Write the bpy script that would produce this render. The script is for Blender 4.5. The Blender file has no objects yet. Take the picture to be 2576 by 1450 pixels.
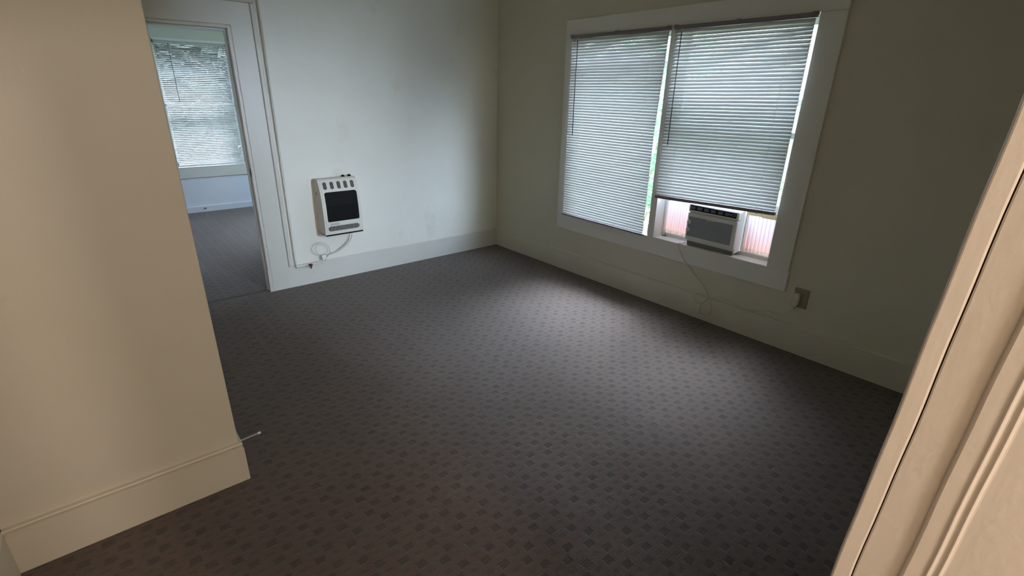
import bpy, bmesh, math, random
from mathutils import Vector, Matrix
random.seed(7)
sc = bpy.context.scene
C = sc.collection

# ---------------------------------------------------------------- camera
yaw, pitch, roll = (math.radians(a) for a in (49.7212, -21.2664, 1.1275))
fw = Vector((math.cos(yaw) * math.cos(pitch), math.sin(yaw) * math.cos(pitch), math.sin(pitch)))
rt = Vector((math.sin(yaw), -math.cos(yaw), 0))
up = rt.cross(fw)
r2 = rt * math.cos(roll) + up * math.sin(roll)
u2 = -rt * math.sin(roll) + up * math.cos(roll)
cd = bpy.data.cameras.new('camera')
cam = bpy.data.objects.new('camera', cd)
C.objects.link(cam)
M = Matrix((r2, u2, -fw)).transposed().to_4x4()
M.translation = Vector((-3.3891, -4.2968, 1.6))
cam.matrix_world = M
cd.sensor_width = 36
cd.lens = 36 * 1256.40 / 2576
cd.clip_start = 0.02
sc.camera = cam

# ---------------------------------------------------------------- world, sun, lamps, exposure
w = bpy.data.worlds.new('world')
sc.world = w
w.use_nodes = True
# hazy sky: even blue-grey, with two broad bright areas of cloud, high in the east and lower in the south-east
wt = w.node_tree
bg = wt.nodes['Background']
SKY_BASE = 12.5
LOBES = [((1.0, 0.42, 1.48), 950.0, 36.0), ((0.42, -0.88, 0.31), 360.0, 23.0)]
tc = wt.nodes.new('ShaderNodeTexCoord')
nz = wt.nodes.new('ShaderNodeVectorMath'); nz.operation = 'NORMALIZE'
wt.links.new(tc.outputs['Generated'], nz.inputs[0])
acc = None
for d, amount, power in LOBES:
    dp = wt.nodes.new('ShaderNodeVectorMath'); dp.operation = 'DOT_PRODUCT'
    wt.links.new(nz.outputs[0], dp.inputs[0]); dp.inputs[1].default_value = Vector(d).normalized()
    mx_ = wt.nodes.new('ShaderNodeMath'); mx_.operation = 'MAXIMUM'; wt.links.new(dp.outputs['Value'], mx_.inputs[0]); mx_.inputs[1].default_value = 0
    pw = wt.nodes.new('ShaderNodeMath'); pw.operation = 'POWER'; wt.links.new(mx_.outputs[0], pw.inputs[0]); pw.inputs[1].default_value = power
    ma = wt.nodes.new('ShaderNodeMath'); ma.operation = 'MULTIPLY_ADD'; wt.links.new(pw.outputs[0], ma.inputs[0]); ma.inputs[1].default_value = amount
    if acc is None:
        ma.inputs[2].default_value = SKY_BASE
    else:
        wt.links.new(acc, ma.inputs[2])
    acc = ma.outputs[0]
wt.links.new(acc, bg.inputs[1])
bg.inputs[0].default_value = (0.70, 0.785, 1.0, 1)

def light(name, kind, loc, direction, energy, color, size=None, size_y=None):
    ld = bpy.data.lights.new(name, kind)
    o = bpy.data.objects.new(name, ld)
    C.objects.link(o)
    o.location = loc
    o.rotation_euler = Vector(direction).to_track_quat('-Z', 'Y').to_euler()
    ld.energy = energy
    ld.color = color
    if kind == 'AREA':
        ld.size = size
        if size_y:
            ld.shape = 'RECTANGLE'
            ld.size_y = size_y
    return o

sun = light('sun', 'SUN', (0, 0, 10), (0.35, 0.30, -0.9), 3.5, (1.0, 0.93, 0.82))
sun.data.angle = 0.02
light('hall_wall_lamp', 'AREA', (-3.5, -6.3, 2.16), (0.1, 1, -.25), 34.0, (1.0, 0.86, 0.72), 0.45)
light('hall_ceiling_lamp', 'AREA', (-2.27, -5.9, 2.34), (-.35, 1, -.35), 23.0, (1.0, 0.82, 0.68), 0.16)
for nm, loc, d, sx, sy in (('sky_portal_east', (0.175, -1.99, 1.305), (-1, 0, 0), 1.95, 1.55),
                           ('sky_portal_far', (-2.025, 3.83, 1.375), (0, -1, 0), 0.88, 1.56),
                           ('sky_portal_south', (-1.375, -4.48, 1.6), (0, 1, 0), .87, 1.4),
                           ('sky_portal_far_east', (0.19, 2.55, 1.5), (-1, 0, 0), 1.72, 1.62)):
    p = light(nm, 'AREA', loc, d, 1.0, (1, 1, 1), sx, sy)
    p.data.cycles.is_portal = True
sc.view_settings.view_transform = 'Standard'
sc.view_settings.look = 'None'
sc.view_settings.gamma = 1
sc.view_settings.use_curve_mapping = False
sc.view_settings.exposure = 0.36
sc.cycles.max_bounces = 14
sc.cycles.diffuse_bounces = 10
sc.cycles.transmission_bounces = 8
sc.cycles.transparent_max_bounces = 12
sc.cycles.sample_clamp_indirect = 6.0
sc.cycles.caustics_reflective = False
sc.cycles.caustics_refractive = False

# ---------------------------------------------------------------- materials
class G:
    """tiny node-graph writer"""
    def __init__(s, name):
        s.m = bpy.data.materials.new(name)
        s.m.use_nodes = True
        s.t = s.m.node_tree
        s.b = s.t.nodes['Principled BSDF']
        s.out = s.t.nodes['Material Output']
    def n(s, kind, **kw):
        nd = s.t.nodes.new(kind)
        for k, v in kw.items():
            setattr(nd, k, v)
        return nd
    def l(s, a, b):
        s.t.links.new(a, b)
    def put(s, sock, v):
        if hasattr(v, 'links'):
            s.l(v, sock)
        else:
            sock.default_value = v
    def math(s, op, a, b=0.0, c=0.0):
        nd = s.n('ShaderNodeMath', operation=op)
        s.put(nd.inputs[0], a); s.put(nd.inputs[1], b); s.put(nd.inputs[2], c)
        return nd.outputs[0]
    def coord(s):
        return s.n('ShaderNodeTexCoord').outputs['Object']
    def noise(s, scale, detail=3, rough=.5, vec=None, stretch=None):
        nd = s.n('ShaderNodeTexNoise')
        v = vec if vec is not None else s.coord()
        if stretch:
            mp = s.n('ShaderNodeMapping')
            mp.inputs['Scale'].default_value = stretch
            s.l(v, mp.inputs[0]); v = mp.outputs[0]
        s.l(v, nd.inputs['Vector'])
        nd.inputs['Scale'].default_value = scale
        nd.inputs['Detail'].default_value = detail
        nd.inputs['Roughness'].default_value = rough
        return nd.outputs['Fac']
    def ramp(s, fac, lo, hi, a, b):
        mr = s.n('ShaderNodeMapRange')
        s.put(mr.inputs[0], fac)
        mr.inputs[1].default_value = lo; mr.inputs[2].default_value = hi
        mr.inputs[3].default_value = a; mr.inputs[4].default_value = b
        return mr.outputs[0]
    def mix(s, fac, a, b):
        nd = s.n('ShaderNodeMix', data_type='RGBA')
        s.put(nd.inputs[0], fac)
        for i, v in ((6, a), (7, b)):
            if isinstance(v, tuple):
                nd.inputs[i].default_value = (*v[:3], 1)
            else:
                s.l(v, nd.inputs[i])
        return nd.outputs[2]
    def bump(s, h, strength, dist):
        nd = s.n('ShaderNodeBump')
        s.l(h, nd.inputs['Height'])
        nd.inputs['Strength'].default_value = strength
        nd.inputs['Distance'].default_value = dist
        s.l(nd.outputs[0], s.b.inputs['Normal'])

def paint(name, col, rough=.5, var=.05, bump=.25, scale=60):
    g = G(name)
    g.b.inputs['Roughness'].default_value = rough
    f = g.ramp(g.noise(1.7, 4), .3, .7, 0, 1)
    dk = tuple(c * (1 - var) for c in col)
    dk = (dk[0], dk[1], dk[2] * (1 - var))
    g.l(g.mix(f, dk, col), g.b.inputs['Base Color'])
    g.bump(g.noise(scale, 4, .6), bump, .002)
    return g.m

def plain(name, col, rough=.45, metal=0.0, coat=0):
    g = G(name)
    f = g.noise(40, 3)
    g.l(g.mix(f, tuple(c * .93 for c in col), tuple(min(1, c * 1.05) for c in col)), g.b.inputs['Base Color'])
    g.b.inputs['Roughness'].default_value = rough
    g.b.inputs['Metallic'].default_value = metal
    if max(col) < .03:
        g.b.inputs['Specular IOR Level'].default_value = .12
    return g.m

def heater_wall():
    g = G('wall_paint_scuffed')
    co = g.coord()
    base = g.mix(g.ramp(g.noise(1.3, 4), .3, .7, 0, 1), (.74, .74, .67), (.80, .80, .73))
    # old smudges and scrapes, each with its own outline
    sm = g.ramp(g.noise(3.2, 5, .62, stretch=(1, 1, .6)), .60, .74, 0, .35)
    base = g.mix(sm, base, (.56, .52, .40))
    sc_ = g.ramp(g.noise(9, 6, .7, stretch=(1.6, 1, .9)), .71, .76, 0, .55)
    base = g.mix(sc_, base, (.50, .47, .40))
    g.l(base, g.b.inputs['Base Color'])
    g.b.inputs['Roughness'].default_value = .42
    h = g.math('ADD', g.noise(45, 4, .6), g.math('MULTIPLY', g.noise(5, 3), 3.0))
    g.bump(h, .3, .003)
    return g.m

def carpet():
    g = G('patterned_carpet')
    co = g.coord()
    # slight wander of the woven rows
    nv = g.n('ShaderNodeTexNoise'); nv.inputs['Scale'].default_value = 9; g.l(co, nv.inputs['Vector'])
    off = g.n('ShaderNodeVectorMath', operation='SUBTRACT'); g.l(nv.outputs['Color'], off.inputs[0]); off.inputs[1].default_value = (.5, .5, .5)
    offs = g.n('ShaderNodeVectorMath', operation='SCALE'); g.l(off.outputs[0], offs.inputs[0]); offs.inputs['Scale'].default_value = .012
    nf = g.n('ShaderNodeTexNoise'); nf.inputs['Scale'].default_value = 160; g.l(co, nf.inputs['Vector'])
    of2 = g.n('ShaderNodeVectorMath', operation='SUBTRACT'); g.l(nf.outputs['Color'], of2.inputs[0]); of2.inputs[1].default_value = (.5, .5, .5)
    of2s = g.n('ShaderNodeVectorMath', operation='SCALE'); g.l(of2.outputs[0], of2s.inputs[0]); of2s.inputs['Scale'].default_value = .012
    ad = g.n('ShaderNodeVectorMath', operation='ADD'); g.l(co, ad.inputs[0]); g.l(offs.outputs[0], ad.inputs[1])
    ad2 = g.n('ShaderNodeVectorMath', operation='ADD'); g.l(ad.outputs[0], ad2.inputs[0]); g.l(of2s.outputs[0], ad2.inputs[1])
    sp = g.n('ShaderNodeSeparateXYZ'); g.l(ad2.outputs[0], sp.inputs[0])
    X, Y = sp.outputs[0], sp.outputs[1]
    def cell(v, v0, per):       # signed distance (m) to the nearest lattice line
        t = g.math('ADD', g.math('DIVIDE', g.math('SUBTRACT', v, v0), per), .5)
        return g.math('ABSOLUTE', g.math('MULTIPLY', g.math('SUBTRACT', g.math('FRACT', t), .5), per))
    def spot(x0, y0, hx, hy, soft=.18):
        d = g.math('MAXIMUM', g.math('DIVIDE', cell(X, x0, .117), hx), g.math('DIVIDE', cell(Y, y0, .0945), hy))
        return g.ramp(d, 1 - soft, 1 + soft, 1, 0)
    a = spot(-2.227, -2.939, .0185, .0155)
    b = spot(-2.185, -2.898, .0185, .0155)
    dark = g.math('MAXIMUM', a, b)
    strength = g.ramp(g.noise(17, 2), .3, .7, .55, 1.0)
    dark = g.math('MULTIPLY', dark, strength)
    # faint half-tone blocks between the dark ones
    c_ = spot(-2.227 + .0585, -2.939 - .004, .014, .008, .4)
    d_ = spot(-2.185 + .0585, -2.898 + .006, .014, .008, .4)
    faint = g.math('MULTIPLY', g.math('MAXIMUM', c_, d_), .42)
    mask = g.math('MAXIMUM', dark, faint)
    ribs = g.ramp(g.math('SINE', g.math('MULTIPLY', Y, 2 * math.pi / .0118)), -1, 1, 0, 1)
    ribs = g.math('MULTIPLY', ribs, g.ramp(g.noise(14, 3), .45, .65, 0, .35))
    fib = g.ramp(g.noise(420, 2, .7), .3, .7, .62, 1.38)
    big = g.ramp(g.noise(2.2, 3), .3, .7, .92, 1.08)
    base = g.mix(mask, (.084, .053, .037), (.031, .020, .015))
    base = g.mix(g.math('MULTIPLY', ribs, .6), base, (.048, .036, .03))
    mul = g.n('ShaderNodeVectorMath', operation='SCALE'); g.l(base, mul.inputs[0]); g.l(g.math('MULTIPLY', fib, big), mul.inputs['Scale'])
    g.l(mul.outputs[0], g.b.inputs['Base Color'])
    g.b.inputs['Roughness'].default_value = .95
    g.b.inputs['Specular IOR Level'].default_value = .15
    g.b.inputs['Sheen Weight'].default_value = .25
    g.b.inputs['Sheen Roughness'].default_value = .6
    h = g.math('SUBTRACT', g.math('MULTIPLY', g.noise(300, 2), .8), g.math('ADD', g.math('MULTIPLY', mask, 1.0), ribs))
    g.bump(h, .8, .004)
    return g.m

def thin_sheet(name, col, trans, rough=.45):
    g = G(name)
    f = g.noise(3, 3)
    c = g.mix(f, tuple(v * .95 for v in col), col)
    tr = g.n('ShaderNodeBsdfTranslucent'); g.l(c, tr.inputs[0])
    g.l(c, g.b.inputs['Base Color']); g.b.inputs['Roughness'].default_value = rough
    mx = g.n('ShaderNodeMixShader'); mx.inputs[0].default_value = trans
    g.l(g.b.outputs[0], mx.inputs[1]); g.l(tr.outputs[0], mx.inputs[2]); g.l(mx.outputs[0], g.out.inputs[0])
    return g.m

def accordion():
    g = G('accordion_plastic')
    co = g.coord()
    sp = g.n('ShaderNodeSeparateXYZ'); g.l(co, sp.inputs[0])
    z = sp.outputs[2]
    c = g.mix(g.ramp(z, .60, .80, 0, 1), (.92, .62, .54), (.86, .80, .84))  # salmon low on the panels, turning pale lavender higher up
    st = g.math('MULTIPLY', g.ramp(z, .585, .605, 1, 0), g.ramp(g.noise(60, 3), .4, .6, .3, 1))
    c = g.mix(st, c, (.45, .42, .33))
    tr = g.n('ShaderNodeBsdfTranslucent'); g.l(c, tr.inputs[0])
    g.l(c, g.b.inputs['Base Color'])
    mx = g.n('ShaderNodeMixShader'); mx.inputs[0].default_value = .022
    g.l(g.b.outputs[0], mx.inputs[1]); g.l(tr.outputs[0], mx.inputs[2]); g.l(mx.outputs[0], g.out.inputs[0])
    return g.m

def glass():
    g = G('window_glass')
    tr = g.n('ShaderNodeBsdfTransparent'); tr.inputs[0].default_value = (.93, .97, .96, 1)
    gl = g.n('ShaderNodeBsdfGlossy'); gl.inputs['Roughness'].default_value = .02
    fr = g.n('ShaderNodeFresnel'); fr.inputs[0].default_value = 1.45
    mx = g.n('ShaderNodeMixShader')
    g.l(g.math('MULTIPLY', fr.outputs[0], .8), mx.inputs[0])
    g.l(tr.outputs[0], mx.inputs[1]); g.l(gl.outputs[0], mx.inputs[2]); g.l(mx.outputs[0], g.out.inputs[0])
    return g.m

def jamb_paint():
    g = G('chipped_cream_enamel')
    base = g.mix(g.ramp(g.noise(3, 4), .3, .7, 0, 1), (.69, .62, .57), (.73, .66, .61))
    chip = g.ramp(g.noise(38, 6, .7, stretch=(1, 1, .25)), .73, .75, 0, 1)
    base = g.mix(chip, base, (.42, .34, .28))
    g.l(base, g.b.inputs['Base Color'])
    g.b.inputs['Roughness'].default_value = .38
    h = g.math('ADD', g.math('MULTIPLY', g.noise(22, 4, .6, stretch=(1, 1, .2)), 2.0), g.noise(90, 3))
    g.bump(h, .16, .003)
    return g.m

MT = dict(
    wall=paint('cream_wall_paint', (.68, .65, .54), .5),
    stubwall=paint('cream_wall_paint_hall', (.65, .60, .52), .5),
    heatwall=heater_wall(),
    casing=paint('window_casing_enamel', (.83, .83, .80), .35, .04, .3, 35),
    eastbase=paint('baseboard_enamel_cream', (.70, .67, .58), .35),
    ceil=paint('ceiling_paint', (.70, .68, .60), .7),
    trim=paint('white_trim_enamel', (.64, .64, .60), .35, .04, .3, 35),
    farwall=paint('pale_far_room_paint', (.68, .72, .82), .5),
    carpet=carpet(),
    slat=thin_sheet('vinyl_slat', (.54, .54, .525), .05),
    sash=paint('sash_enamel', (.80, .80, .78), .35, .03),
    glass=glass(),
    rail=plain('blind_rail_backlit', (.22, .19, .21), .4),  # backlit darkness of the near rails is put into this colour
    railw=plain('blind_rail_white', (.75, .76, .78), .4),
    wand=plain('smoked_wand_plastic', (.05, .055, .05), .25),
    cord=plain('white_cord_vinyl', (.70, .69, .64), .5),
    beige=plain('heater_enamel', (.70, .69, .62), .35),
    black=plain('heater_black', (.004, .004, .004), .55),
    darkslot=plain('dark_slot', (.012, .012, .012), .7),
    badge=plain('grey_badge', (.33, .34, .34), .35),
    silver=plain('chrome_bits', (.8, .8, .8), .2, 1.0),
    acbody=plain('air_conditioner_plastic', (.84, .87, .86), .4),
    grille=plain('grey_filter_mesh', (.34, .37, .41), .75),
    acpanel=plain('control_panel_black', (.015, .016, .022), .3),
    button=plain('grey_button_legend', (.16, .16, .19), .5),
    display=plain('pale_display_legend', (.55, .55, .62), .4),
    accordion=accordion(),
    foam=plain('yellowed_foam', (.62, .50, .30), .9),
    shade=plain('shadow_steel', (.20, .19, .17), .6),
    pipe=paint('painted_pipe', (.70, .70, .66), .4, .05, .4, 80),
    valve=plain('dark_red_valve_handle', (.06, .012, .015), .4),
    plate=plain('almond_outlet_plate', (.30, .25, .17), .4),
    plug=plain('beige_plug', (.66, .58, .50), .4),
    jamb=jamb_paint(),
    crack=plain('dark_crack_fill', (.06, .04, .03), .9),
    strike=plain('tarnished_strike_plate', (.12, .11, .09), .35, .8),
    leaf=thin_sheet('green_leaf', (.11, .27, .12), .35, .5),
    leafd=thin_sheet('dark_green_leaf', (.025, .03, .024), .1, .95),
    leafb=thin_sheet('yellow_green_leaf', (.26, .34, .20), .35, .5),
    bark=plain('shrub_bark', (.16, .11, .07), .9),
    lawn=paint('lawn_ground', (.15, .17, .11), .95, .3),
    seam=plain('carpet_seam_tape', (.10, .085, .07), .9),
)

# ---------------------------------------------------------------- mesh helpers
class MB:
    def __init__(s):
        s.bm = bmesh.new()
    def box(s, x0, x1, y0, y1, z0, z1):
        v = [s.bm.verts.new((x, y, z)) for x in (x0, x1) for y in (y0, y1) for z in (z0, z1)]
        for f in ((0, 1, 3, 2), (4, 6, 7, 5), (0, 4, 5, 1), (2, 3, 7, 6), (0, 2, 6, 4), (1, 5, 7, 3)):
            s.bm.faces.new([v[i] for i in f])
        return v
    def tube(s, pts, r, seg=8, closed_ends=True):
        pts = [Vector(p) for p in pts]
        rings = []
        prev = None
        for i, p in enumerate(pts):
            t = (pts[min(i + 1, len(pts) - 1)] - pts[max(i - 1, 0)]).normalized()
            if prev is None:
                a = Vector((0, 0, 1)) if abs(t.z) < .9 else Vector((1, 0, 0))
                n = t.cross(a).normalized()
            else:
                n = (prev - t * prev.dot(t)).normalized()
            prev = n
            b = t.cross(n)
            rings.append([s.bm.verts.new(p + n * r * math.cos(2 * math.pi * k / seg) + b * r * math.sin(2 * math.pi * k / seg)) for k in range(seg)])
        for a, b in zip(rings, rings[1:]):
            for k in range(seg):
                s.bm.faces.new((a[k], a[(k + 1) % seg], b[(k + 1) % seg], b[k]))
        if closed_ends:
            s.bm.faces.new(rings[0][::-1]); s.bm.faces.new(rings[-1])
    def lathe(s, origin, axis, prof, seg=20):
        """prof: list of (distance along axis, radius)"""
        o = Vector(origin); a = Vector(axis).normalized()
        h = Vector((0, 0, 1)) if abs(a.z) < .9 else Vector((1, 0, 0))
        n = a.cross(h).normalized(); b = a.cross(n)
        rings = [[s.bm.verts.new(o + a * d + (n * math.cos(2 * math.pi * k / seg) + b * math.sin(2 * math.pi * k / seg)) * max(r, 1e-4)) for k in range(seg)] for d, r in prof]
        for p, q in zip(rings, rings[1:]):
            for k in range(seg):
                s.bm.faces.new((p[k], p[(k + 1) % seg], q[(k + 1) % seg], q[k]))
        s.bm.faces.new(rings[0][::-1]); s.bm.faces.new(rings[-1])
    def prism(s, pts, vec):
        """closed polygon pts (3-D) extruded by vec"""
        v = Vector(vec)
        a = [s.bm.verts.new(p) for p in pts]
        b = [s.bm.verts.new(Vector(p) + v) for p in pts]
        s.bm.faces.new(a); s.bm.faces.new(b[::-1])
        for i in range(len(a)):
            j = (i + 1) % len(a)
            s.bm.faces.new((a[i], b[i], b[j], a[j]))
    def build(s, name, mat, parent=None, bevel=0, smooth=False, kind=None, **props):
        bmesh.ops.recalc_face_normals(s.bm, faces=s.bm.faces)
        me = bpy.data.meshes.new(name)
        s.bm.to_mesh(me); s.bm.free()
        me.materials.append(MT[mat])
        o = bpy.data.objects.new(name, me)
        C.objects.link(o)
        if parent:
            o.parent = parent
            o.matrix_parent_inverse = parent.matrix_world.inverted() if parent.type != 'EMPTY' else Matrix.Translation(-parent.location)
        if smooth:
            for p in me.polygons:
                p.use_smooth = True
        if bevel:
            b = o.modifiers.new('bevel', 'BEVEL'); b.width = bevel; b.segments = 2; b.limit_method = 'ANGLE'
        if kind:
            o['kind'] = kind
        for k, v in props.items():
            o[k] = v
        return o

def boxes(name, mat, bs, parent=None, bevel=0, kind=None, **props):
    m = MB()
    for b in bs:
        m.box(*b)
    return m.build(name, mat, parent, bevel, kind=kind, **props)

def thing(name, loc, label, cat, group=None):
    o = bpy.data.objects.new(name, None)
    C.objects.link(o)
    o.location = loc
    o.empty_display_size = .1
    o['label'] = label; o['category'] = cat
    if group:
        o['group'] = group
    return o

def holder(name, loc):          # a structure made of parts
    o = bpy.data.objects.new(name, None)
    C.objects.link(o)
    o.location = loc
    o['kind'] = 'structure'
    return o

def spline(pts, n=8):
    """Catmull-Rom through pts"""
    P = [Vector(p) for p in pts]
    P = [P[0] * 2 - P[1]] + P + [P[-1] * 2 - P[-2]]
    out = []
    for i in range(1, len(P) - 2):
        a, b, c, d = P[i - 1:i + 3]
        for k in range(n):
            t = k / n
            out.append(.5 * ((2 * b) + (c - a) * t + (2 * a - 5 * b + 4 * c - d) * t * t + (3 * b - a - 3 * c + d) * t ** 3))
    out.append(P[-2])
    return out

def wall_with_hole(name, mat, axis, face, back, a0, a1, z0, z1, holes):
    """axis 'x': wall plane at x=face..back, runs along y (a); axis 'y' likewise"""
    m = MB()
    def put(p0, p1, q0, q1):
        if p1 - p0 < 1e-4 or q1 - q0 < 1e-4:
            return
        lo, hi = min(face, back), max(face, back)
        if axis == 'x':
            m.box(lo, hi, p0, p1, q0, q1)
        else:
            m.box(p0, p1, lo, hi, q0, q1)
    cur = a0
    for (h0, h1, hz0, hz1) in sorted(holes):
        put(cur, h0, z0, z1)
        put(h0, h1, z0, hz0)
        put(h0, h1, hz1, z1)
        cur = h1
    put(cur, a1, z0, z1)
    bmesh.ops.remove_doubles(m.bm, verts=m.bm.verts, dist=1e-5)
    return m.build(name, mat, kind='structure')

# ---------------------------------------------------------------- room shell
W = .015                      # wall faces sit this far behind the baseboard faces
H = 2.62
WY0, WY1, WZ0, WZ1 = -2.955, -1.027, .545, 2.065       # window opening
DX = -2.394; DZ = 2.01

boxes('floor', 'carpet', [(-4.2, .2, -7.2, 3.85, -.1, 0)], kind='structure')
boxes('ceiling', 'ceil', [(-4.3, .2, -7.3, 3.95, H, H + .12)], kind='structure')
wall_with_hole('wall_east', 'wall', 'x', W, .16, -4.40, .10, 0, H, [(WY0, WY1, WZ0, WZ1)])
wall_with_hole('wall_north', 'heatwall', 'y', W, .12, -3.27, W, 0, H, [(-3.144, DX, 0, DZ)])
m = MB()
m.prism([(x, y, 0) for x, y in ((-3.895, -2.216), (-3.144, -2.216), (-3.144, W), (-3.27, W), (-3.27, -2.09), (-3.895, -2.09))], (0, 0, H))
m.build('wall_west', 'stubwall', None, .004, kind='structure')
boxes('wall_alcove', 'stubwall', [(-4.02, -3.895, -4.40, -2.09, 0, H)], kind='structure')
wall_with_hole('wall_south', 'wall', 'y', -4.235, -4.46, -3.895, W, 0, H, [(-3.68, -2.73, 0, 2.10), (-1.8, -.95, .9, 2.3)])
boxes('wall_hall', 'stubwall', [(-4.02, -3.895, -7.2, -4.40, 0, H), (-4.02, -1.6, -7.3, -7.18, 0, H), (-1.72, -1.6, -7.2, -4.36, 0, H)], kind='structure')
# far room
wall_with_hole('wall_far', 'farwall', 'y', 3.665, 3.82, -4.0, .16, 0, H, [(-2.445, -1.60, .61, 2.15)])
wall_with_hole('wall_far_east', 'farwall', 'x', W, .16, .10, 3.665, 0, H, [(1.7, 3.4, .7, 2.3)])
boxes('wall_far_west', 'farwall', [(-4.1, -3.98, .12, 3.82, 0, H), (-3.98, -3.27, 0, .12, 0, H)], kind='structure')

# baseboards (with a small eased top edge)
BH = .189
def bboard(name, mat, ax, f, b, a0, a1, h=BH):
    m = MB()
    s = 1 if b > f else -1
    prof = [(f, 0), (f, h - .006), (f + s * .004, h), (b, h), (b, 0)]
    if ax == 'x':
        m.prism([(p, a0, z) for p, z in prof], (0, a1 - a0, 0))
    else:
        m.prism([(a0, p, z) for p, z in prof], (a1 - a0, 0, 0))
    return m.build(name, mat, kind='structure')
bboard('baseboard_east', 'eastbase', 'x', 0, W + .002, -4.235, W)
bboard('baseboard_north', 'trim', 'y', 0, W + .002, DX - .022, W)
bboard('baseboard_alcove', 'stubwall', 'x', -3.875, -3.90, -4.235, -2.216)
bboard('baseboard_south', 'trim', 'y', -4.217, -4.24, -2.6, 0)
bboard('baseboard_far', 'farwall', 'y', 3.645, 3.67, -3.98, W, .08)
m = MB()                                              # wraps round the end of the stub wall
h = BH
prof = [(0, 0), (0, h - .027), (.009, h - .025), (.0015, h - .005), (.004, h), (.022, h), (.022, 0)]
# front run and return meet in a mitre at (-3.131, -2.238)
def ring(px, py):
    return px, py
A = [(-3.895, -2.238 + d, z) for d, z in prof]
B = [(-3.131 - d, -2.238 + d, z) for d, z in prof]
D_ = [(-3.131 - d, 0.0, z) for d, z in prof]
va = [[m.bm.verts.new(p) for p in r] for r in (A, B, D_)]
for p, q in zip(va, va[1:]):
    for k in range(len(prof)):
        j = (k + 1) % len(prof)
        m.bm.faces.new((p[k], p[j], q[j], q[k]))
m.bm.faces.new(va[0]); m.bm.faces.new(va[2][::-1])
m.build('baseboard_west', 'stubwall', kind='structure')
m = MB()
m.box(-3.144, DX, .045, .075, 0, .0025)
m.build('trim_1', 'seam', kind='structure')           # carpet seam in the doorway

# ---------------------------------------------------------------- far doorway (door_1)
d1 = holder('door_1', (DX, 0, 0))
m = MB()
m.prism([(x, -.003, z) for x, z in ((DX + .004, 0), (-2.245, 0), (-2.245, DZ + .155), (-3.143, DZ + .155), (-3.143, DZ + .0045), (DX + .004, DZ + .0045))], (0, W + .004, 0))
m.build('door_casing', 'trim', d1, .003)
boxes('casing_band', 'trim', [(-2.2445, -2.215, -.014, W, BH + .002, DZ + .155)], d1, .008)
boxes('head_band', 'trim', [(-3.143, -2.215, -.014, W, DZ + .1555, DZ + .18)], d1, .008)
boxes('door_jamb', 'trim', [(DX - .018, DX + .0035, -.001, .125, 0, DZ - .0005)], d1, .002)
boxes('head_jamb', 'trim', [(-3.143, DX-.0185, .0, .125, DZ - .018, DZ - .0005)], d1, .002)
boxes('stop_strip', 'trim', [(DX - .030, DX - .0185, .045, .085, 0, DZ - .0185)], d1, .002)
boxes('head_stop', 'trim', [(-3.143, DX - .0305, .045, .085, DZ - .030, DZ - .0185)], d1, .002)
sp_ = MB()
sp_.box(DX - .0205, DX - .0175, .006, .032, .958, 1.022)
stp = sp_.build('strike_plate', 'strike', d1, .002, label='tarnished metal strike plate')
boxes('latch_hole', 'darkslot', [(DX - .0212, DX - .0200, .012, .026, .975, 1.005)], stp)

# ---------------------------------------------------------------- near doorway (door_2): right jamb seen face-on
d2 = holder('door_2', (-2.73, -4.25, 0))
def lean(o, k=.0286, z0=1.30):
    for v in o.data.vertices:
        v.co.y += -(v.co.z - z0) * k
XJ = -2.75
HT = 2.10
def jamb_strip(name, prof, mat='jamb', z0=0, z1=HT):
    """prof: (x, y) outline of a vertical strip"""
    m = MB()
    n = 60
    rows = []
    for i in range(n + 1):
        z = z0 + (z1 - z0) * i / n
        wob = .0008 * math.sin(z * 17 + prof[0][1] * 90) + .0005 * math.sin(z * 43)
        rows.append([m.bm.verts.new((x, y + wob * .6, z)) for x, y in prof])
    k = len(prof)
    for a, b in zip(rows, rows[1:]):
        for j in range(k):
            m.bm.faces.new((a[j], a[(j + 1) % k], b[(j + 1) % k], b[j]))
    m.bm.faces.new(rows[0]); m.bm.faces.new(rows[-1][::-1])
    o = m.build(name, mat, d2, .0018)
    lean(o)
    return o
# casing on the room side, its edge flush with the jamb
jamb_strip('casing_board', [(XJ, -4.2345), (XJ - .001, -4.2165), (XJ + .004, -4.2145), (XJ + .13, -4.2145), (XJ + .13, -4.2345)])
jamb_strip('crack_line', [(XJ + .0075, -4.2352), (XJ + .0075, -4.2338), (XJ + .014, -4.2338), (XJ + .014, -4.2352)], 'crack')  # dark strip filling the crack beside the casing
jamb_strip('door_jamb', [(XJ + .001, -4.2358), (XJ + .0005, -4.269), (XJ + .0005, -4.46), (XJ + .02, -4.46), (XJ + .02, -4.2358)])
jamb_strip('door_stop_strip', [(XJ + .001, -4.2735), (XJ - .0035, -4.2750), (XJ - .005, -4.278), (XJ - .005, -4.2925), (XJ - .0075, -4.2950), (XJ - .0050, -4.2980), (XJ - .0050, -4.301), (XJ - .0075, -4.3035), (XJ - .005, -4.306), (XJ - .005, -4.455), (XJ + .001, -4.455)])
boxes('header_board', 'jamb', [(-3.68, XJ + .13, -4.2345, -4.2145, HT, HT + .13), (-3.68, XJ, -4.46, -4.235, HT - .02, HT)], d2, .002)
boxes('left_jamb', 'jamb', [(-3.68, -3.66, -4.46, -4.2165, 0, HT)], d2, .002)

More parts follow.
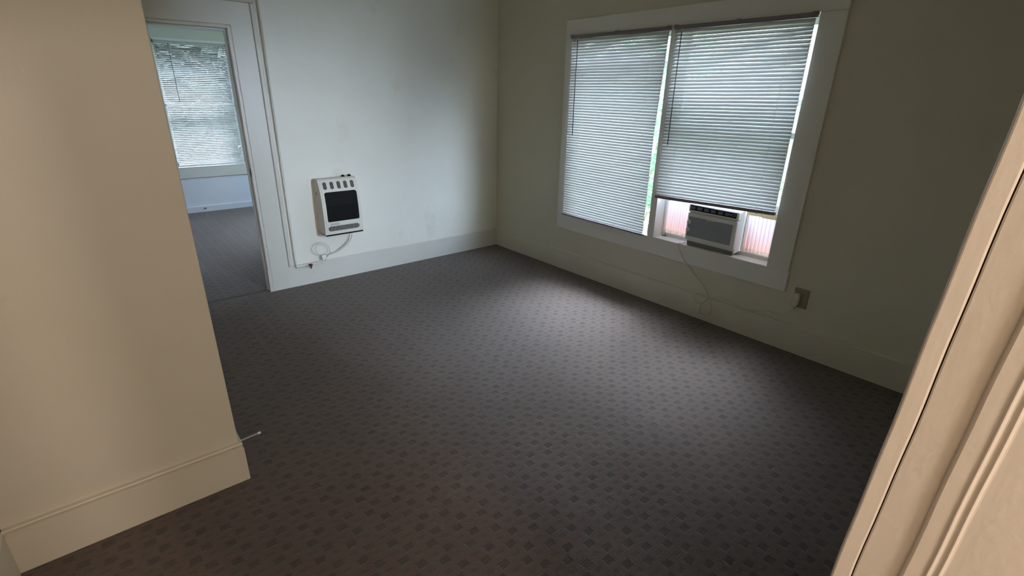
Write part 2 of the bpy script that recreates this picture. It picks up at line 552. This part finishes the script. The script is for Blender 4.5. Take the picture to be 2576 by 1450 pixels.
# ---------------------------------------------------------------- windows
# window_1: the pair in the east wall
w1 = holder('window_1', (0, -2, .55))
f = -.003
CB = .405; CT = 2.186; CL = -.951; CR = -3.099
boxes('left_casing', 'casing', [(f, W, WY1 + .0, CL, WZ0 - .0, CT - .122)], w1, .003)
boxes('right_casing', 'casing', [(f, W, CR, WY0, WZ0 - .02, CT - .122)], w1, .003)
boxes('bottom_casing', 'casing', [(f - .001, W, CR - .004, CL + .001, CB, WZ0 + .0)], w1, .003)
boxes('top_casing', 'casing', [(f, W, CR, CL, WZ1, CT)], w1, .003)
boxes('mullion', 'casing', [(f, .155, -2.044, -1.984, WZ0, WZ1)], w1, .003)
boxes('sill', 'sash', [(f + .001, .155, -2.955, -2.044, WZ0 - .012, WZ0 + .0005), (f + .001, .155, -1.984, -1.027, WZ0 - .012, WZ0 + .0005)], w1, .0015)
sl = [(.105, .14, -1.984, -1.944, WZ0, WZ1), (.105, .14, -1.067, -1.027, WZ0, WZ1), (.105, .14, -1.984, -1.027, WZ0, WZ0 + .06),
      (.105, .14, -1.984, -1.027, WZ1 - .05, WZ1), (.10, .14, -1.984, -1.027, 1.80, 1.85)]
s_ = boxes('sash', 'sash', sl, w1, .002)
boxes('pane', 'glass', [(.120, .123, -1.945, -1.066, WZ0 + .059, 1.801), (.120, .123, -1.945, -1.066, 1.849, WZ1 - .049)], s_)
lowr = [(.095, .12, -2.084, -2.044, .885, 1.60), (.095, .12, -2.955, -2.915, .885, 1.60), (.095, .12, -2.955, -2.044, .875, .935), (.095, .12, -2.955, -2.044, 1.56, 1.60)]
s_ = boxes('raised_sash', 'sash', lowr, w1, .002)
boxes('pane', 'glass', [(.106, .109, -2.916, -2.083, .934, 1.561)], s_)
upr = [(.122, .15, -2.084, -2.044, 1.36, WZ1), (.122, .15, -2.955, -2.915, 1.36, WZ1), (.122, .15, -2.955, -2.044, 1.36, 1.40), (.122, .15, -2.955, -2.044, WZ1 - .05, WZ1)]
s_ = boxes('upper_sash', 'sash', upr, w1, .002)
boxes('pane', 'glass', [(.134, .137, -2.916, -2.083, 1.399, WZ1 - .049)], s_)
boxes('track_rail', 'sash', [(.108, .150, -2.955, -2.044, WZ0, WZ0 + .027)], w1, .002)

# window_2: far room
w2 = holder('window_2', (-2.02, 3.66, .6))
Yf = 3.665
boxes('side_casing', 'trim', [(-1.60, -1.49, Yf - .018, Yf + .001, .61, 2.15), (-2.555, -2.445, Yf - .018, Yf + .001, .61, 2.15)], w2, .003)
boxes('head_casing', 'trim', [(-2.57, -1.475, Yf - .020, Yf + .001, 2.15, 2.275)], w2, .003)
boxes('apron', 'trim', [(-2.57, -1.475, Yf - .020, Yf + .001, .465, .61)], w2, .003)
s_ = boxes('sash', 'sash', [(-2.445, -2.41, Yf + .07, Yf + .11, .61, 2.15), (-1.635, -1.60, Yf + .07, Yf + .11, .61, 2.15), (-2.445, -1.60, Yf + .07, Yf + .11, .61, .67), (-2.445, -1.60, Yf + .07, Yf + .11, 2.10, 2.15), (-2.445, -1.60, Yf + .07, Yf + .11, 1.36, 1.40)], w2, .002)
boxes('pane', 'glass', [(-2.411, -1.634, Yf + .088, Yf + .091, .669, 1.361), (-2.411, -1.634, Yf + .088, Yf + .091, 1.399, 2.101)], s_)
# window_3: far room, east side, out of sight but it lights that room
w3 = holder('window_3', (.1, 1.9, .7))
s_ = boxes('sash', 'sash', [(.08, .12, 1.7, 1.74, .7, 2.3), (.08, .12, 3.36, 3.4, .7, 2.3), (.08, .12, 1.7, 3.4, .7, .75), (.08, .12, 1.7, 3.4, 2.25, 2.3), (.08, .12, 1.7, 3.4, 1.48, 1.52)], w3, .002)
boxes('pane', 'glass', [(.098, .101, 1.739, 3.361, .749, 2.251)], s_)
# added_window: unseen, added in the south wall to light the heater wall
w4 = holder('added_window', (-1.5, -4.3, .95))
a0, a1, b0, b1 = -1.8, -.95, .9, 2.3
s_ = boxes('sash', 'sash', [(a0, a0 + .04, -4.34, -4.30, b0, b1), (a1 - .04, a1, -4.34, -4.30, b0, b1), (a0, a1, -4.34, -4.30, b0, b0 + .05), (a0, a1, -4.34, -4.30, b1 - .05, b1), (a0, a1, -4.34, -4.30, 1.58, 1.62)], w4, .002)
boxes('pane', 'glass', [(a0 + .039, a1 - .039, -4.322, -4.319, b0 + .049, b1 - .049)], s_)
boxes('side_casing', 'trim', [(a1, a1 + .09, -4.236, -4.217, b0, b1)], w4, .003)
boxes('side_casing', 'trim', [(a0 - .1, a0, -4.236, -4.217, b0, b1)], w4, .003)
boxes('head_casing', 'trim', [(a0 - .12, a1 + .11, -4.236, -4.215, b1, b1 + .12)], w4, .003)
boxes('apron', 'trim', [(a0 - .12, a1 + .11, -4.236, -4.215, b0 - .12, b0)], w4, .003)
boxes('sky_blocker_roof', 'ceil', [(-1.58, -.7, -6.0, -4.47, 2.42, 2.52)], kind='structure')  # unseen slab added to block high sky from the south window
boxes('sky_blocker_wall', 'wall', [(-.86, -.78, -6.9, -4.47, -.35, 2.42)], kind='structure')  # unseen wall added to limit sky light through the south window
boxes('sky_blocker_eave', 'ceil', [(.165, 1.1, .3, 3.8, 2.42, 2.50)], kind='structure')  # unseen slab added to keep the bright eastern sky off the far floor

# ---------------------------------------------------------------- blinds
def blind(name, label, org, along, outw, width0, width1, ztop, zbotL, zbotR, tilt, railmat, botmat, ladders, wand, x_skew=0, rail_h=.014, slatw=.0254, pitch=.0222, wand_r=.0032):
    """org + along*a + outw*d : a = metres from the left end as seen from the room, d towards the room"""
    org = Vector(org); along = Vector(along); outw = Vector(outw); Z = Vector((0, 0, 1))
    T = thing(name, org + along * (width1 / 2) + Z * zbotL, label, 'window blind')
    def P(a, d, z):
        return org + along * a + outw * d + Z * z
    def obox(m, a0, a1, d0, d1, zl0, zl1, zr0=None, zr1=None):
        zr0 = zl0 if zr0 is None else zr0; zr1 = zl1 if zr1 is None else zr1
        v = [m.bm.verts.new(P(a, d, z)) for (a, zz) in ((a0, (zl0, zl1)), (a1, (zr0, zr1))) for d in (d0, d1) for z in zz]
        for f in ((0, 1, 3, 2), (4, 6, 7, 5), (0, 4, 5, 1), (2, 3, 7, 6), (0, 2, 6, 4), (1, 5, 7, 3)):
            m.bm.faces.new([v[i] for i in f])
    # head rail : a folded channel with end caps
    m = MB(); obox(m, width0 - .006, width1 + .006, -.012, .014, ztop, ztop + .027)
    hr = m.build('head_rail', railmat, T, .002)
    for a in (width0 + .004, width1 - .004, (width0 + width1) / 2):
        m = MB()
        obox(m, a - .012, a + .012, -.013, .017, ztop + .014, ztop + .031)
        m.build('bracket', railmat, hr, .001)
    # bottom rail
    m = MB(); obox(m, width0 - .002, width1 - x_skew + .004, -.011, .013, zbotL, zbotL + rail_h, zbotR, zbotR + rail_h)
    br = m.build('bottom_rail', botmat, T, .003)
    for la, _ in ladders:
        m = MB()
        m.lathe(P(la, .002, zbotL + (zbotR - zbotL) * la / width1 + .001), (0, 0, -1), [(0, .005), (.004, .0045), (.006, .002)], 10)
        m.build('end_button', botmat, br)
    # slats
    m = MB()
    z = ztop - .012
    nn = int((z - (zbotL + zbotR) / 2 - .016) / pitch)
    rnd = random.Random(3)
    for i in range(nn + 1):
        fz = i / nn
        zl = z + (zbotL + rail_h + .009 - z) * fz
        zr = z + (zbotR + rail_h + .009 - z) * fz
        tl = tilt + rnd.uniform(-1.6, 1.6)
        tl2 = tilt + rnd.uniform(-1.6, 1.6)
        skew = x_skew * min(1, fz * 2.2)
        prev = None
        K = 6
        for k in range(K + 1):
            fa = k / K
            a = width0 + (width1 - skew - width0) * fa
            th = math.radians(tl + (tl2 - tl) * fa)
            zc = zl + (zr - zl) * fa + .0008 * math.sin(k * 1.9 + i)
            cs = []
            for q in (-1, -.5, 0, .5, 1):
                s_ = q * slatw / 2
                crown = .0022 * (1 - q * q)
                # inner (room) edge low, outer edge high; crown faces up into the room
                d = s_ * math.cos(th) + crown * math.sin(th)
                zz = -s_ * math.sin(th) + crown * math.cos(th)
                cs.append(m.bm.verts.new(P(a, d, zc + zz)))
            if prev:
                for j in range(4):
                    m.bm.faces.new((prev[j], prev[j + 1], cs[j + 1], cs[j]))
            prev = cs
    sl = m.build('slats', 'slat', T, smooth=True)
    # ladder cords
    for la, _ in ladders:
        m = MB()
        zz = zbotL + (zbotR - zbotL) * la / width1 + .012
        for d in (.0105, -.0105):
            m.tube([P(la, d, ztop), P(la, d, zz)], .0007, 5)
        m.build('ladder_cord', 'cord', T)
    if wand:
        a, zt, zb_ = wand
        m = MB(); m.tube([P(a, .027, zt - .015), P(a + .001, .030, (zt + zb_) / 2), P(a + .002, .029, zb_)], wand_r, 8)
        wd = m.build('tilt_wand', 'wand', T, smooth=True)
        m = MB(); m.tube([P(a, .012, zt + .012), P(a, .022, zt + .006), P(a, .027, zt - .018)], .0016, 6)
        m.build('wand_hook', 'cord', wd)
    return T

blind('mini_blind', 'lowered white mini blind filling the left half of the big window', (-.012, -1.030, 0), (0, -1, 0), (-1, 0, 0),
      .004, .950, 2.036, .545, .538, 66, 'rail', 'rail', [(.160, 0), (.810, 0)], (.092, 2.036, 1.271), x_skew=.030)
blind('mini_blind', 'white mini blind stopped short above the air conditioner, right half of window', (-.018, -2.022, 0), (0, -1, 0), (-1, 0, 0),
      .012, .922, 2.036, .862, .893, 64, 'rail', 'rail', [(.139, 0), (.805, 0)], (.076, 2.03, 1.268), x_skew=.0, rail_h=.024)
blind('mini_blind', 'half-open white mini blind on the window seen through the far doorway', (-2.436, 3.650, 0), (1, 0, 0), (0, -1, 0),
      .0, .79, 2.135, .618, .618, 38, 'railw', 'railw', [(.17, 0), (.62, 0)], (.15, 2.12, 1.423), wand_r=.003)

# ---------------------------------------------------------------- air conditioner
ac = thing('air_conditioner', (.1, -2.51, .55), 'pale grey window air conditioner standing on the sill below the raised blind', 'air conditioner')
AX = .004
aY0, aY1, aZ0, aZ1 = -2.704, -2.317, .588, .866
boxes('cabinet', 'acbody', [(AX + .03, .42, aY0 + .004, aY1 - .004, WZ0 + .012, aZ1 - .004)], ac, .006)
boxes('front_cover', 'acbody', [(AX, AX + .045, aY0, aY1, aZ0, .7985)], ac, .010)
boxes('top_fascia', 'acbody', [(AX + .002, AX + .06, aY0, aY1, .8015, aZ1)], ac, .010)
boxes('base_pan', 'shade', [(AX + .022, .41, aY0 + .012, aY1 - .012, WZ0 + .001, WZ0 + .030)], ac, .003)
g_ = boxes('intake_grille', 'grille', [(AX - .0015, AX + .01, aY0 + .029, aY1 - .013, .620, .770)], ac, .002)
m = MB()
for i in range(22):
    z = .624 + i * .0066
    m.box(AX - .0028, AX - .001, aY0 + .031, aY1 - .015, z, z + .0022)
m.build('louvre_lines', 'grille', g_)
boxes('maker_badge', 'acbody', [(AX - .0045, AX, -2.534, -2.474, .764, .776)], g_, .001)
boxes('badge_print', 'grille', [(AX - .0052, AX - .004, -2.523 + k * .0065, -2.519 + k * .0065, .768, .772) for k in range(6)], g_)
for kz in (.728, .673):
    m = MB(); m.lathe((AX, -2.338, kz), (-1, 0, 0), [(0, .0165), (.010, .0155), (.013, .013), (.013, .003)], 24)
    m.box(AX - .019, AX - .012, -2.3405, -2.3355, kz - .012, kz + .012)
    m.build('knob', 'acbody', ac, .001)
cp = boxes('control_panel', 'acpanel', [(AX - .003, AX + .01, -2.688, -2.331, .818, .8585)], ac, .003)
for i, y in enumerate((-2.353, -2.408, -2.463, -2.515, -2.571, -2.622)):
    m = MB()
    m.box(AX - .0048, AX - .002, y - .018, y + .018, .8265, .848)
    for j in range(3):
        m.box(AX - .0056, AX - .0046, y - .012 + j * .008, y - .007 + j * .008, .834 + (j % 2) * .003, .8375 + (j % 2) * .003)
    m.build('button', 'button', cp)
m = MB()
for y0, y1, z0, z1 in ((-2.655, -2.652, .829, .846), (-2.664, -2.652, .829, .831), (-2.664, -2.652, .844, .846), (-2.680, -2.668, .844, .846), (-2.680, -2.677, .829, .846), (-2.680, -2.668, .829, .831), (-2.668, -2.665, .836, .840), (-2.648, -2.645, .832, .843)):
    m.box(AX - .0045, AX - .002, y0, y1, z0, z1)
m.build('display', 'display', cp)
def zig(y0, y1, z0, z1, n, x):
    m = MB()
    pts = []
    K = n * 6
    for i in range(K + 1):
        t = i / K
        pts.append((x + .0075 * math.sin(2 * math.pi * n * t), y0 + (y1 - y0) * t))
    a = [m.bm.verts.new((px, py, z0)) for px, py in pts]
    b = [m.bm.verts.new((px, py, z1)) for px, py in pts]
    for i in range(K):
        m.bm.faces.new((a[i], a[i + 1], b[i + 1], b[i]))
    return m
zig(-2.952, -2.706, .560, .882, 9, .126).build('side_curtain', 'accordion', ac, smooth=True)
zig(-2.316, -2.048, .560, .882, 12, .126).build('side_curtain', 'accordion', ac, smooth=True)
for y0, y1 in ((-2.9535, -2.942), (-2.716, -2.7045), (-2.0585, -2.046), (-2.3165, -2.305)):
    boxes('curtain_frame', 'acbody', [(.110, .140, y0, y1, .573, .876)], ac, .002)
m = MB()
rn = random.Random(5)
y = -2.940
while y < -2.712:
    wdt = rn.uniform(.02, .06)
    m.box(.100 - rn.uniform(0, .004), .116, y, min(y + wdt, -2.712), .842 - rn.uniform(0, .006), .874)
    y += wdt
m.build('foam_strip', 'foam', ac, .003, label='yellowed foam strip')
boxes('corner_bracket', 'silver', [(.085, .105, aY0 - .012, aY0 + .006, WZ0 + .001, WZ0 + .028)], ac, .002)
m = MB(); m.tube([(.10, -2.085, WZ0 + .001), (.10, -2.085, WZ0 + .030)], .003, 8); m.box(.092, .11, -2.1, -2.06, WZ0 + .0005, WZ0 + .004)
m.build('latch_pin', 'shade', ac)
# power cord
cordpts = [(.03, -2.322, .560), (.012, -2.300, .5500), (-.005, -2.288, .551), (-.016, -2.286, .535), (-.013, -2.310, .49), (-.012, -2.354, .43), (-.006, -2.405, .38),
           (.006, -2.452, .328), (.007, -2.52, .275), (.004, -2.563, .235), (-.004, -2.582, .200), (-.006, -2.612, .155), (-.006, -2.628, .105), (-.006, -2.618, .062),
           (-.006, -2.590, .045), (-.006, -2.552, .046), (-.006, -2.535, .072), (-.008, -2.546, .131), (-.010, -2.578, .180), (-.011, -2.560, .205), (-.012, -2.518, .214), (-.011, -2.483, .198),
           (-.010, -2.478, .162), (-.012, -2.510, .135), (-.013, -2.553, .140), (-.008, -2.590, .180), (.004, -2.630, .207), (.009, -2.686, .220), (.009, -2.778, .208), (.009, -2.867, .196),
           (.0, -2.97, .214), (-.01, -3.038, .228), (-.012, -3.112, .240), (-.012, -3.160, .275), (-.010, -3.186, .318)]
m = MB(); m.tube(spline(cordpts, 6), .0036, 8)
pc = m.build('power_cord', 'cord', ac, smooth=True)
m = MB(); m.lathe((-.010, -3.05, .2335), (0, .93, -.25), [(0, .004), (.004, .009), (.016, .0105), (.022, .006), (.030, .004)], 10)
m.build('cord_tie', 'railw', pc)
m = MB()
m.prism([(W - .008, -3.166, .352), (W - .008, -3.166, .405), (W - .008, -3.172, .421), (W - .008, -3.200, .421), (W - .008, -3.206, .405), (W - .008, -3.206, .352), (W - .008, -3.198, .332), (W - .008, -3.176, .332)], (-.034, 0, 0))
pl = m.build('plug', 'plug', pc, .005)
boxes('reset_button', 'railw', [(W - .046, W - .040, -3.194, -3.178, .400, .408)], pl, .001)
m = MB(); m.tube([(-.010, -3.186, .312), (-.012, -3.186, .338)], .006, 8); m.build('strain_relief', 'plug', pl)

# outlet
ot = thing('wall_outlet', (0, -3.204, .385), 'tan outlet plate low on the wall beside the window casing', 'outlet')
boxes('cover_plate', 'plate', [(W - .007, W + .001, -3.249, -3.160, .322, .452)], ot, .003)
boxes('receptacle', 'plate', [(W - .0095, W - .005, -3.221, -3.187, .341, .372)], ot, .002)
boxes('receptacle', 'plate', [(W - .0095, W - .005, -3.221, -3.187, .402, .433)], ot, .002)
m = MB(); m.lathe((W - .006, -3.204, .387), (-1, 0, 0), [(0, .004), (.002, .003)], 10); m.build('screw', 'silver', ot)

# ---------------------------------------------------------------- wall heater
ht = thing('wall_heater', (-1.78, 0, .43), 'beige wall heater with black glass front beside the far doorway', 'heater')
hx0, hx1 = -1.952, -1.617
# side profile (y, z): leans back at the top, slight belly, overhangs at the bottom
prof = [(W, .905), (-.070, .912), (-.093, .900), (-.118, .84), (-.138, .77), (-.147, .69), (-.150, .58), (-.148, .455), (-.145, .448), (-.02, .448), (W, .448)]
m = MB(); m.prism([(hx0, y, z) for y, z in prof], (hx1 - hx0, 0, 0))
m.build('casing', 'beige', ht, .004)
def yf(z):
    pr = [(.448, -.148), (.58, -.150), (.69, -.147), (.77, -.138), (.84, -.118), (.90, -.093), (.93, -.085)]
    for (a, ya), (b, yb) in zip(pr, pr[1:]):
        if z <= b:
            return ya + (yb - ya) * (z - a) / (b - a)
    return pr[-1][1]
def sheet(name, mat, x0, x1, z0, z1, off, parent, r=.0, thick=.003):
    """a plate that follows the curved front, rounded corners r"""
    m = MB()
    N = 24
    A, B = [], []
    for i in range(N + 1):
        z = z0 + (z1 - z0) * i / N
        dz = min(z - z0, z1 - z)
        ins = 0
        if r and dz < r:
            ins = r - math.sqrt(max(r * r - (r - dz) ** 2, 0))
        y = yf(z) - off
        row = [(x0 + ins, y), (x1 - ins, y), (x1 - ins, y + thick + off), (x0 + ins, y + thick + off)]
        A.append([m.bm.verts.new((x, yy, z)) for x, yy in row])
    for a, b in zip(A, A[1:]):
        for j in range(4):
            m.bm.faces.new((a[j], a[(j + 1) % 4], b[(j + 1) % 4], b[j]))
    m.bm.faces.new(A[0]); m.bm.faces.new(A[-1][::-1])
    return m.build(name, mat, parent)
fp = sheet('front_panel', 'beige', hx0 + .014, hx1 - .004, .466, .893, .003, ht, .006)
sheet('glass_front', 'black', -1.921, -1.643, .560, .806, .0045, ht, .014)
m = MB()
for i in range(14):
    x = -1.915 + i * .0205
    m.lathe((x, yf(.562) - .0045, .5625), (0, -1, 0), [(0, .004), (.002, .003)], 8)
m.build('guard_rivets', 'black', ht)
for cx in (-1.902, -1.843, -1.784, -1.726, -1.667):
    v = None
    for j, dx in enumerate((-.0115, -.0038, .0038, .0115)):
        hh = .030 if abs(dx) < .006 else .025
        o = sheet('vent_slot', 'darkslot', cx + dx - .0027, cx + dx + .0027, .857 - hh, .857 + hh, .0048, fp, .002)
m = None
for i in range(23):
    x = -1.918 + i * .0119
    hh = .0215 if 1 <= i <= 21 else .014
    sheet('grille_slot', 'darkslot', x - .0038, x + .0038, .500 - hh, .500 + hh, .0048, fp, .002)
bd = sheet('badge', 'badge', -1.902, -1.822, .531, .545, .0046, fp, .002)
m = MB()
x = -1.897
for wd_ in (.008, .007, .008, .007, .008, .007):       # tiny embossed letters, too small to read
    m.box(x, x + .0016, yf(.538) - .0062, yf(.538) - .004, .534, .542)
    m.box(x, x + wd_, yf(.538) - .0062, yf(.538) - .004, .5405, .542)
    m.box(x, x + wd_, yf(.538) - .0062, yf(.538) - .004, .534, .5355)
    x += wd_ + .0025
m.build('badge_lettering', 'beige', bd)
boxes('badge_flame', 'railw', [(-1.832, -1.825, yf(.538) - .0062, yf(.538) - .004, .533, .544)], bd)
for x in (-1.708, -1.652):
    m = MB(); m.lathe((x, -.035, .905), (0, 0, 1), [(0, .017), (.005, .017), (.006, .014), (.016, .0125), (.018, .010)], 18)
    m.box(x - .003, x + .003, -.048, -.022, .92, .9255)
    m.build('control_knob', 'black', ht, .001)
boxes('bottom_tray', 'black', [(hx0 + .012, hx1 + .002, -.143, -.01, .436, .449)], ht, .002)
# brackets that hold it off the wall at the left
boxes('wall_bracket', 'shade', [(hx0 - .001, hx0 + .002, -.05, -.03, .78, .80)], ht)
# gas hose from the heater down to the pipe stub, with a loop
hose = [(-1.672, -.030, .440), (-1.676, -.034, .40), (-1.692, -.036, .350), (-1.722, -.036, .315), (-1.765, -.034, .282), (-1.820, -.032, .255), (-1.87, -.030, .245),
        (-1.905, -.028, .238), (-1.925, -.026, .215), (-1.930, -.024, .190), (-1.938, -.020, .176)]
m = MB(); m.tube(spline(hose, 6), .0060, 8)
m.build('gas_hose', 'pipe', ht, smooth=True)
cord = [(-1.688, -.024, .440), (-1.694, -.026, .39), (-1.716, -.028, .335), (-1.775, -.024, .285), (-1.84, -.022, .252), (-1.885, -.026, .262), (-1.893, -.030, .300), (-1.910, -.030, .338), (-1.950, -.030, .360),
        (-1.998, -.028, .362), (-2.034, -.026, .340), (-2.044, -.024, .300), (-2.020, -.022, .266), (-1.985, -.020, .250), (-1.962, -.022, .246), (-1.94, -.022, .243)]
m = MB(); m.tube(spline(cord, 6), .0042, 8)
hc = m.build('power_cord', 'cord', ht, smooth=True)
m = MB(); m.tube(spline([(-1.935, -.034, .245), (-1.915, -.036, .290), (-1.935, -.036, .335), (-1.985, -.035, .352), (-2.012, -.034, .318), (-1.998, -.032, .270), (-1.955, -.030, .245)], 6), .0036, 8)
m.build('cord_loop', 'cord', hc, smooth=True)
m = MB(); m.prism([(-1.976, -.022, .250), (-1.937, -.022, .254), (-1.930, -.022, .214), (-1.968, -.022, .205)], (0, -.026, 0))
m.build('plug', 'railw', hc, .003)

# gas pipe with a dark red valve
gp = thing('gas_pipe', (-2.19, 0, .18), 'white painted gas pipe running down beside the far door casing', 'pipe')
m = MB(); m.tube([(-2.186, -.004, H - .001), (-2.186, -.004, .23), (-2.186, -.006, .205), (-2.184, -.010, .190), (-2.172, -.013, .181), (-2.155, -.014, .180), (-1.935, -.014, .178)], .0085, 10)
m.build('pipe_run', 'pipe', gp, smooth=True)
m = MB(); m.lathe((-2.19, -.014, .181), (1, 0, 0), [(0, .012), (.03, .0125), (.031, .009)], 12)
m.build('fitting', 'pipe', gp)
m = MB()
m.lathe((-2.105, -.014, .179), (1, 0, 0), [(0, .012), (.012, .0125), (.014, .016), (.044, .016), (.046, .0125), (.058, .012)], 12)
m.build('valve_body', 'pipe', gp)
m = MB()
m.lathe((-1.965, -.014, .178), (1, 0, 0), [(0, .012), (.02, .0125), (.03, .0125), (.031, .007)], 8)
m.build('fitting', 'pipe', gp)
m = MB(); m.lathe((-2.076, -.028, .180), (0, -1, 0), [(0, .009), (.006, .010), (.010, .007)], 12)
m.prism([(-2.096, -.036, .190), (-2.074, -.036, .196), (-2.056, -.036, .186), (-2.064, -.036, .172), (-2.070, -.036, .150), (-2.078, -.036, .148), (-2.082, -.036, .170)], (0, -.006, 0))
m.build('valve_handle', 'valve', gp, .002)

# ---------------------------------------------------------------- spring door stops
def door_stop(label, p, d, ln, r, tipmat, mat):
    t = thing('door_stop', p, label, 'door stop', 'spring door stops')
    p = Vector(p); d = Vector(d).normalized()
    a = d.cross(Vector((0, 0, 1))).normalized(); b = d.cross(a)
    m = MB(); m.lathe(p, d, [(0, r * 2.2), (.003, r * 2.2), (.007, r * 1.2)], 12); m.build('base', mat, t)
    m = MB()
    pts = [p + d * (.005 + (ln - .012) * k / 160) + (a * math.cos(k * 1.05) + b * math.sin(k * 1.05)) * r for k in range(161)]
    m.tube(pts, r * .28, 5); m.build('spring', mat, t, smooth=True)
    m = MB(); m.lathe(p + d * (ln - .012), d, [(0, r * 1.3), (.003, r * 1.9), (.011, r * 1.9), (.014, r * 1.2)], 12); m.build('rubber_tip', tipmat, t)
door_stop('small white spring door stop on the near wall end, white tip', (-3.1312, -2.16, .152), (1, .02, .05), .085, .0030, 'railw', 'cord')
door_stop('small dark door stop on the far room wall under the window', (-2.235, 3.645, .045), (-.35, -1, .2), .07, .0045, 'strike', 'strike')

# small hook on the head casing of the far window
hk = thing('wire_hook', (-2.14, 3.645, 2.33), 'small dark wire hook on the wall above the far window', 'hook')
m = MB(); m.tube([(-2.14, 3.664, 2.333), (-2.14, 3.635, 2.331), (-2.12, 3.622, 2.334), (-2.085, 3.618, 2.344)], .0035, 6)
m.build('wire', 'strike', hk, smooth=True)
m = MB(); m.lathe((-2.14, 3.664, 2.333), (0, -1, 0), [(0, .008), (.003, .008), (.004, .004)], 10); m.build('screw_plate', 'strike', hk)

# ---------------------------------------------------------------- outdoors
boxes('garden_ground', 'lawn', [(.2, 14, -14, 14, -.45, -.35), (-12, .2, 3.9, 14, -.45, -.35), (-1.55, .2, -14, -4.47, -.45, -.35)], kind='structure')
def shrub(label, loc, rx, ry, h, n, mat, group, seed, leaf=.07):
    rn = random.Random(seed)
    t = thing('shrub', loc, label, 'shrub', group)
    L = Vector(loc)
    m = MB()
    for k in range(5):
        a = rn.uniform(0, 6.28); q = L + Vector((math.cos(a) * rx * .5, math.sin(a) * ry * .5, h * rn.uniform(.6, .85)))
        m.tube([L + Vector((math.cos(a) * .05, math.sin(a) * .05, 0)), L.lerp(q, .5) + Vector((0, 0, .1)), q], .02, 6)
    m.build('stems', 'bark', t)
    m = MB()
    for i in range(n):
        while True:
            v = Vector((rn.uniform(-1, 1), rn.uniform(-1, 1), rn.uniform(-1, 1)))
            if .35 < v.length < 1:
                break
        lump = 1 + .18 * math.sin(v.x * 5 + seed) * math.cos(v.y * 6 + v.z * 4)
        p = L + Vector((v.x * rx * lump, v.y * ry * lump, h * .54 + v.z * h * .46 * lump))
        u = Vector((rn.gauss(0, 1), rn.gauss(0, 1), rn.gauss(0, .6))).normalized()
        s = u.cross(Vector((rn.gauss(0, 1), rn.gauss(0, 1), rn.gauss(0, 1)))).normalized()
        l_ = leaf * rn.uniform(.7, 1.3); nrm = u.cross(s) * l_ * .12
        vs = [m.bm.verts.new(q) for q in (p - u * l_, p - s * l_ * .4 + nrm, p + u * l_, p + s * l_ * .4 + nrm)]
        m.bm.faces.new(vs)
    f = m.build('foliage', mat, t)
shrub('bright green leafy shrub outside, seen through the slit between the two blinds', (3.1, .3, -.35), 1.0, 1.2, 2.7, 5000, 'leaf', 'garden shrubs', 1)
shrub('yellow green shrub outside, seen past the right edge of the right blind', (2.9, -2.3, -.35), .9, 1.0, 1.9, 3200, 'leafb', 'garden shrubs', 2)
shrub('dark leafy shrub outside behind the far room window', (-2.2, 6.8, -.35), 2.3, 1.0, 4.2, 14000, 'leafd', 'garden shrubs', 3, .17)
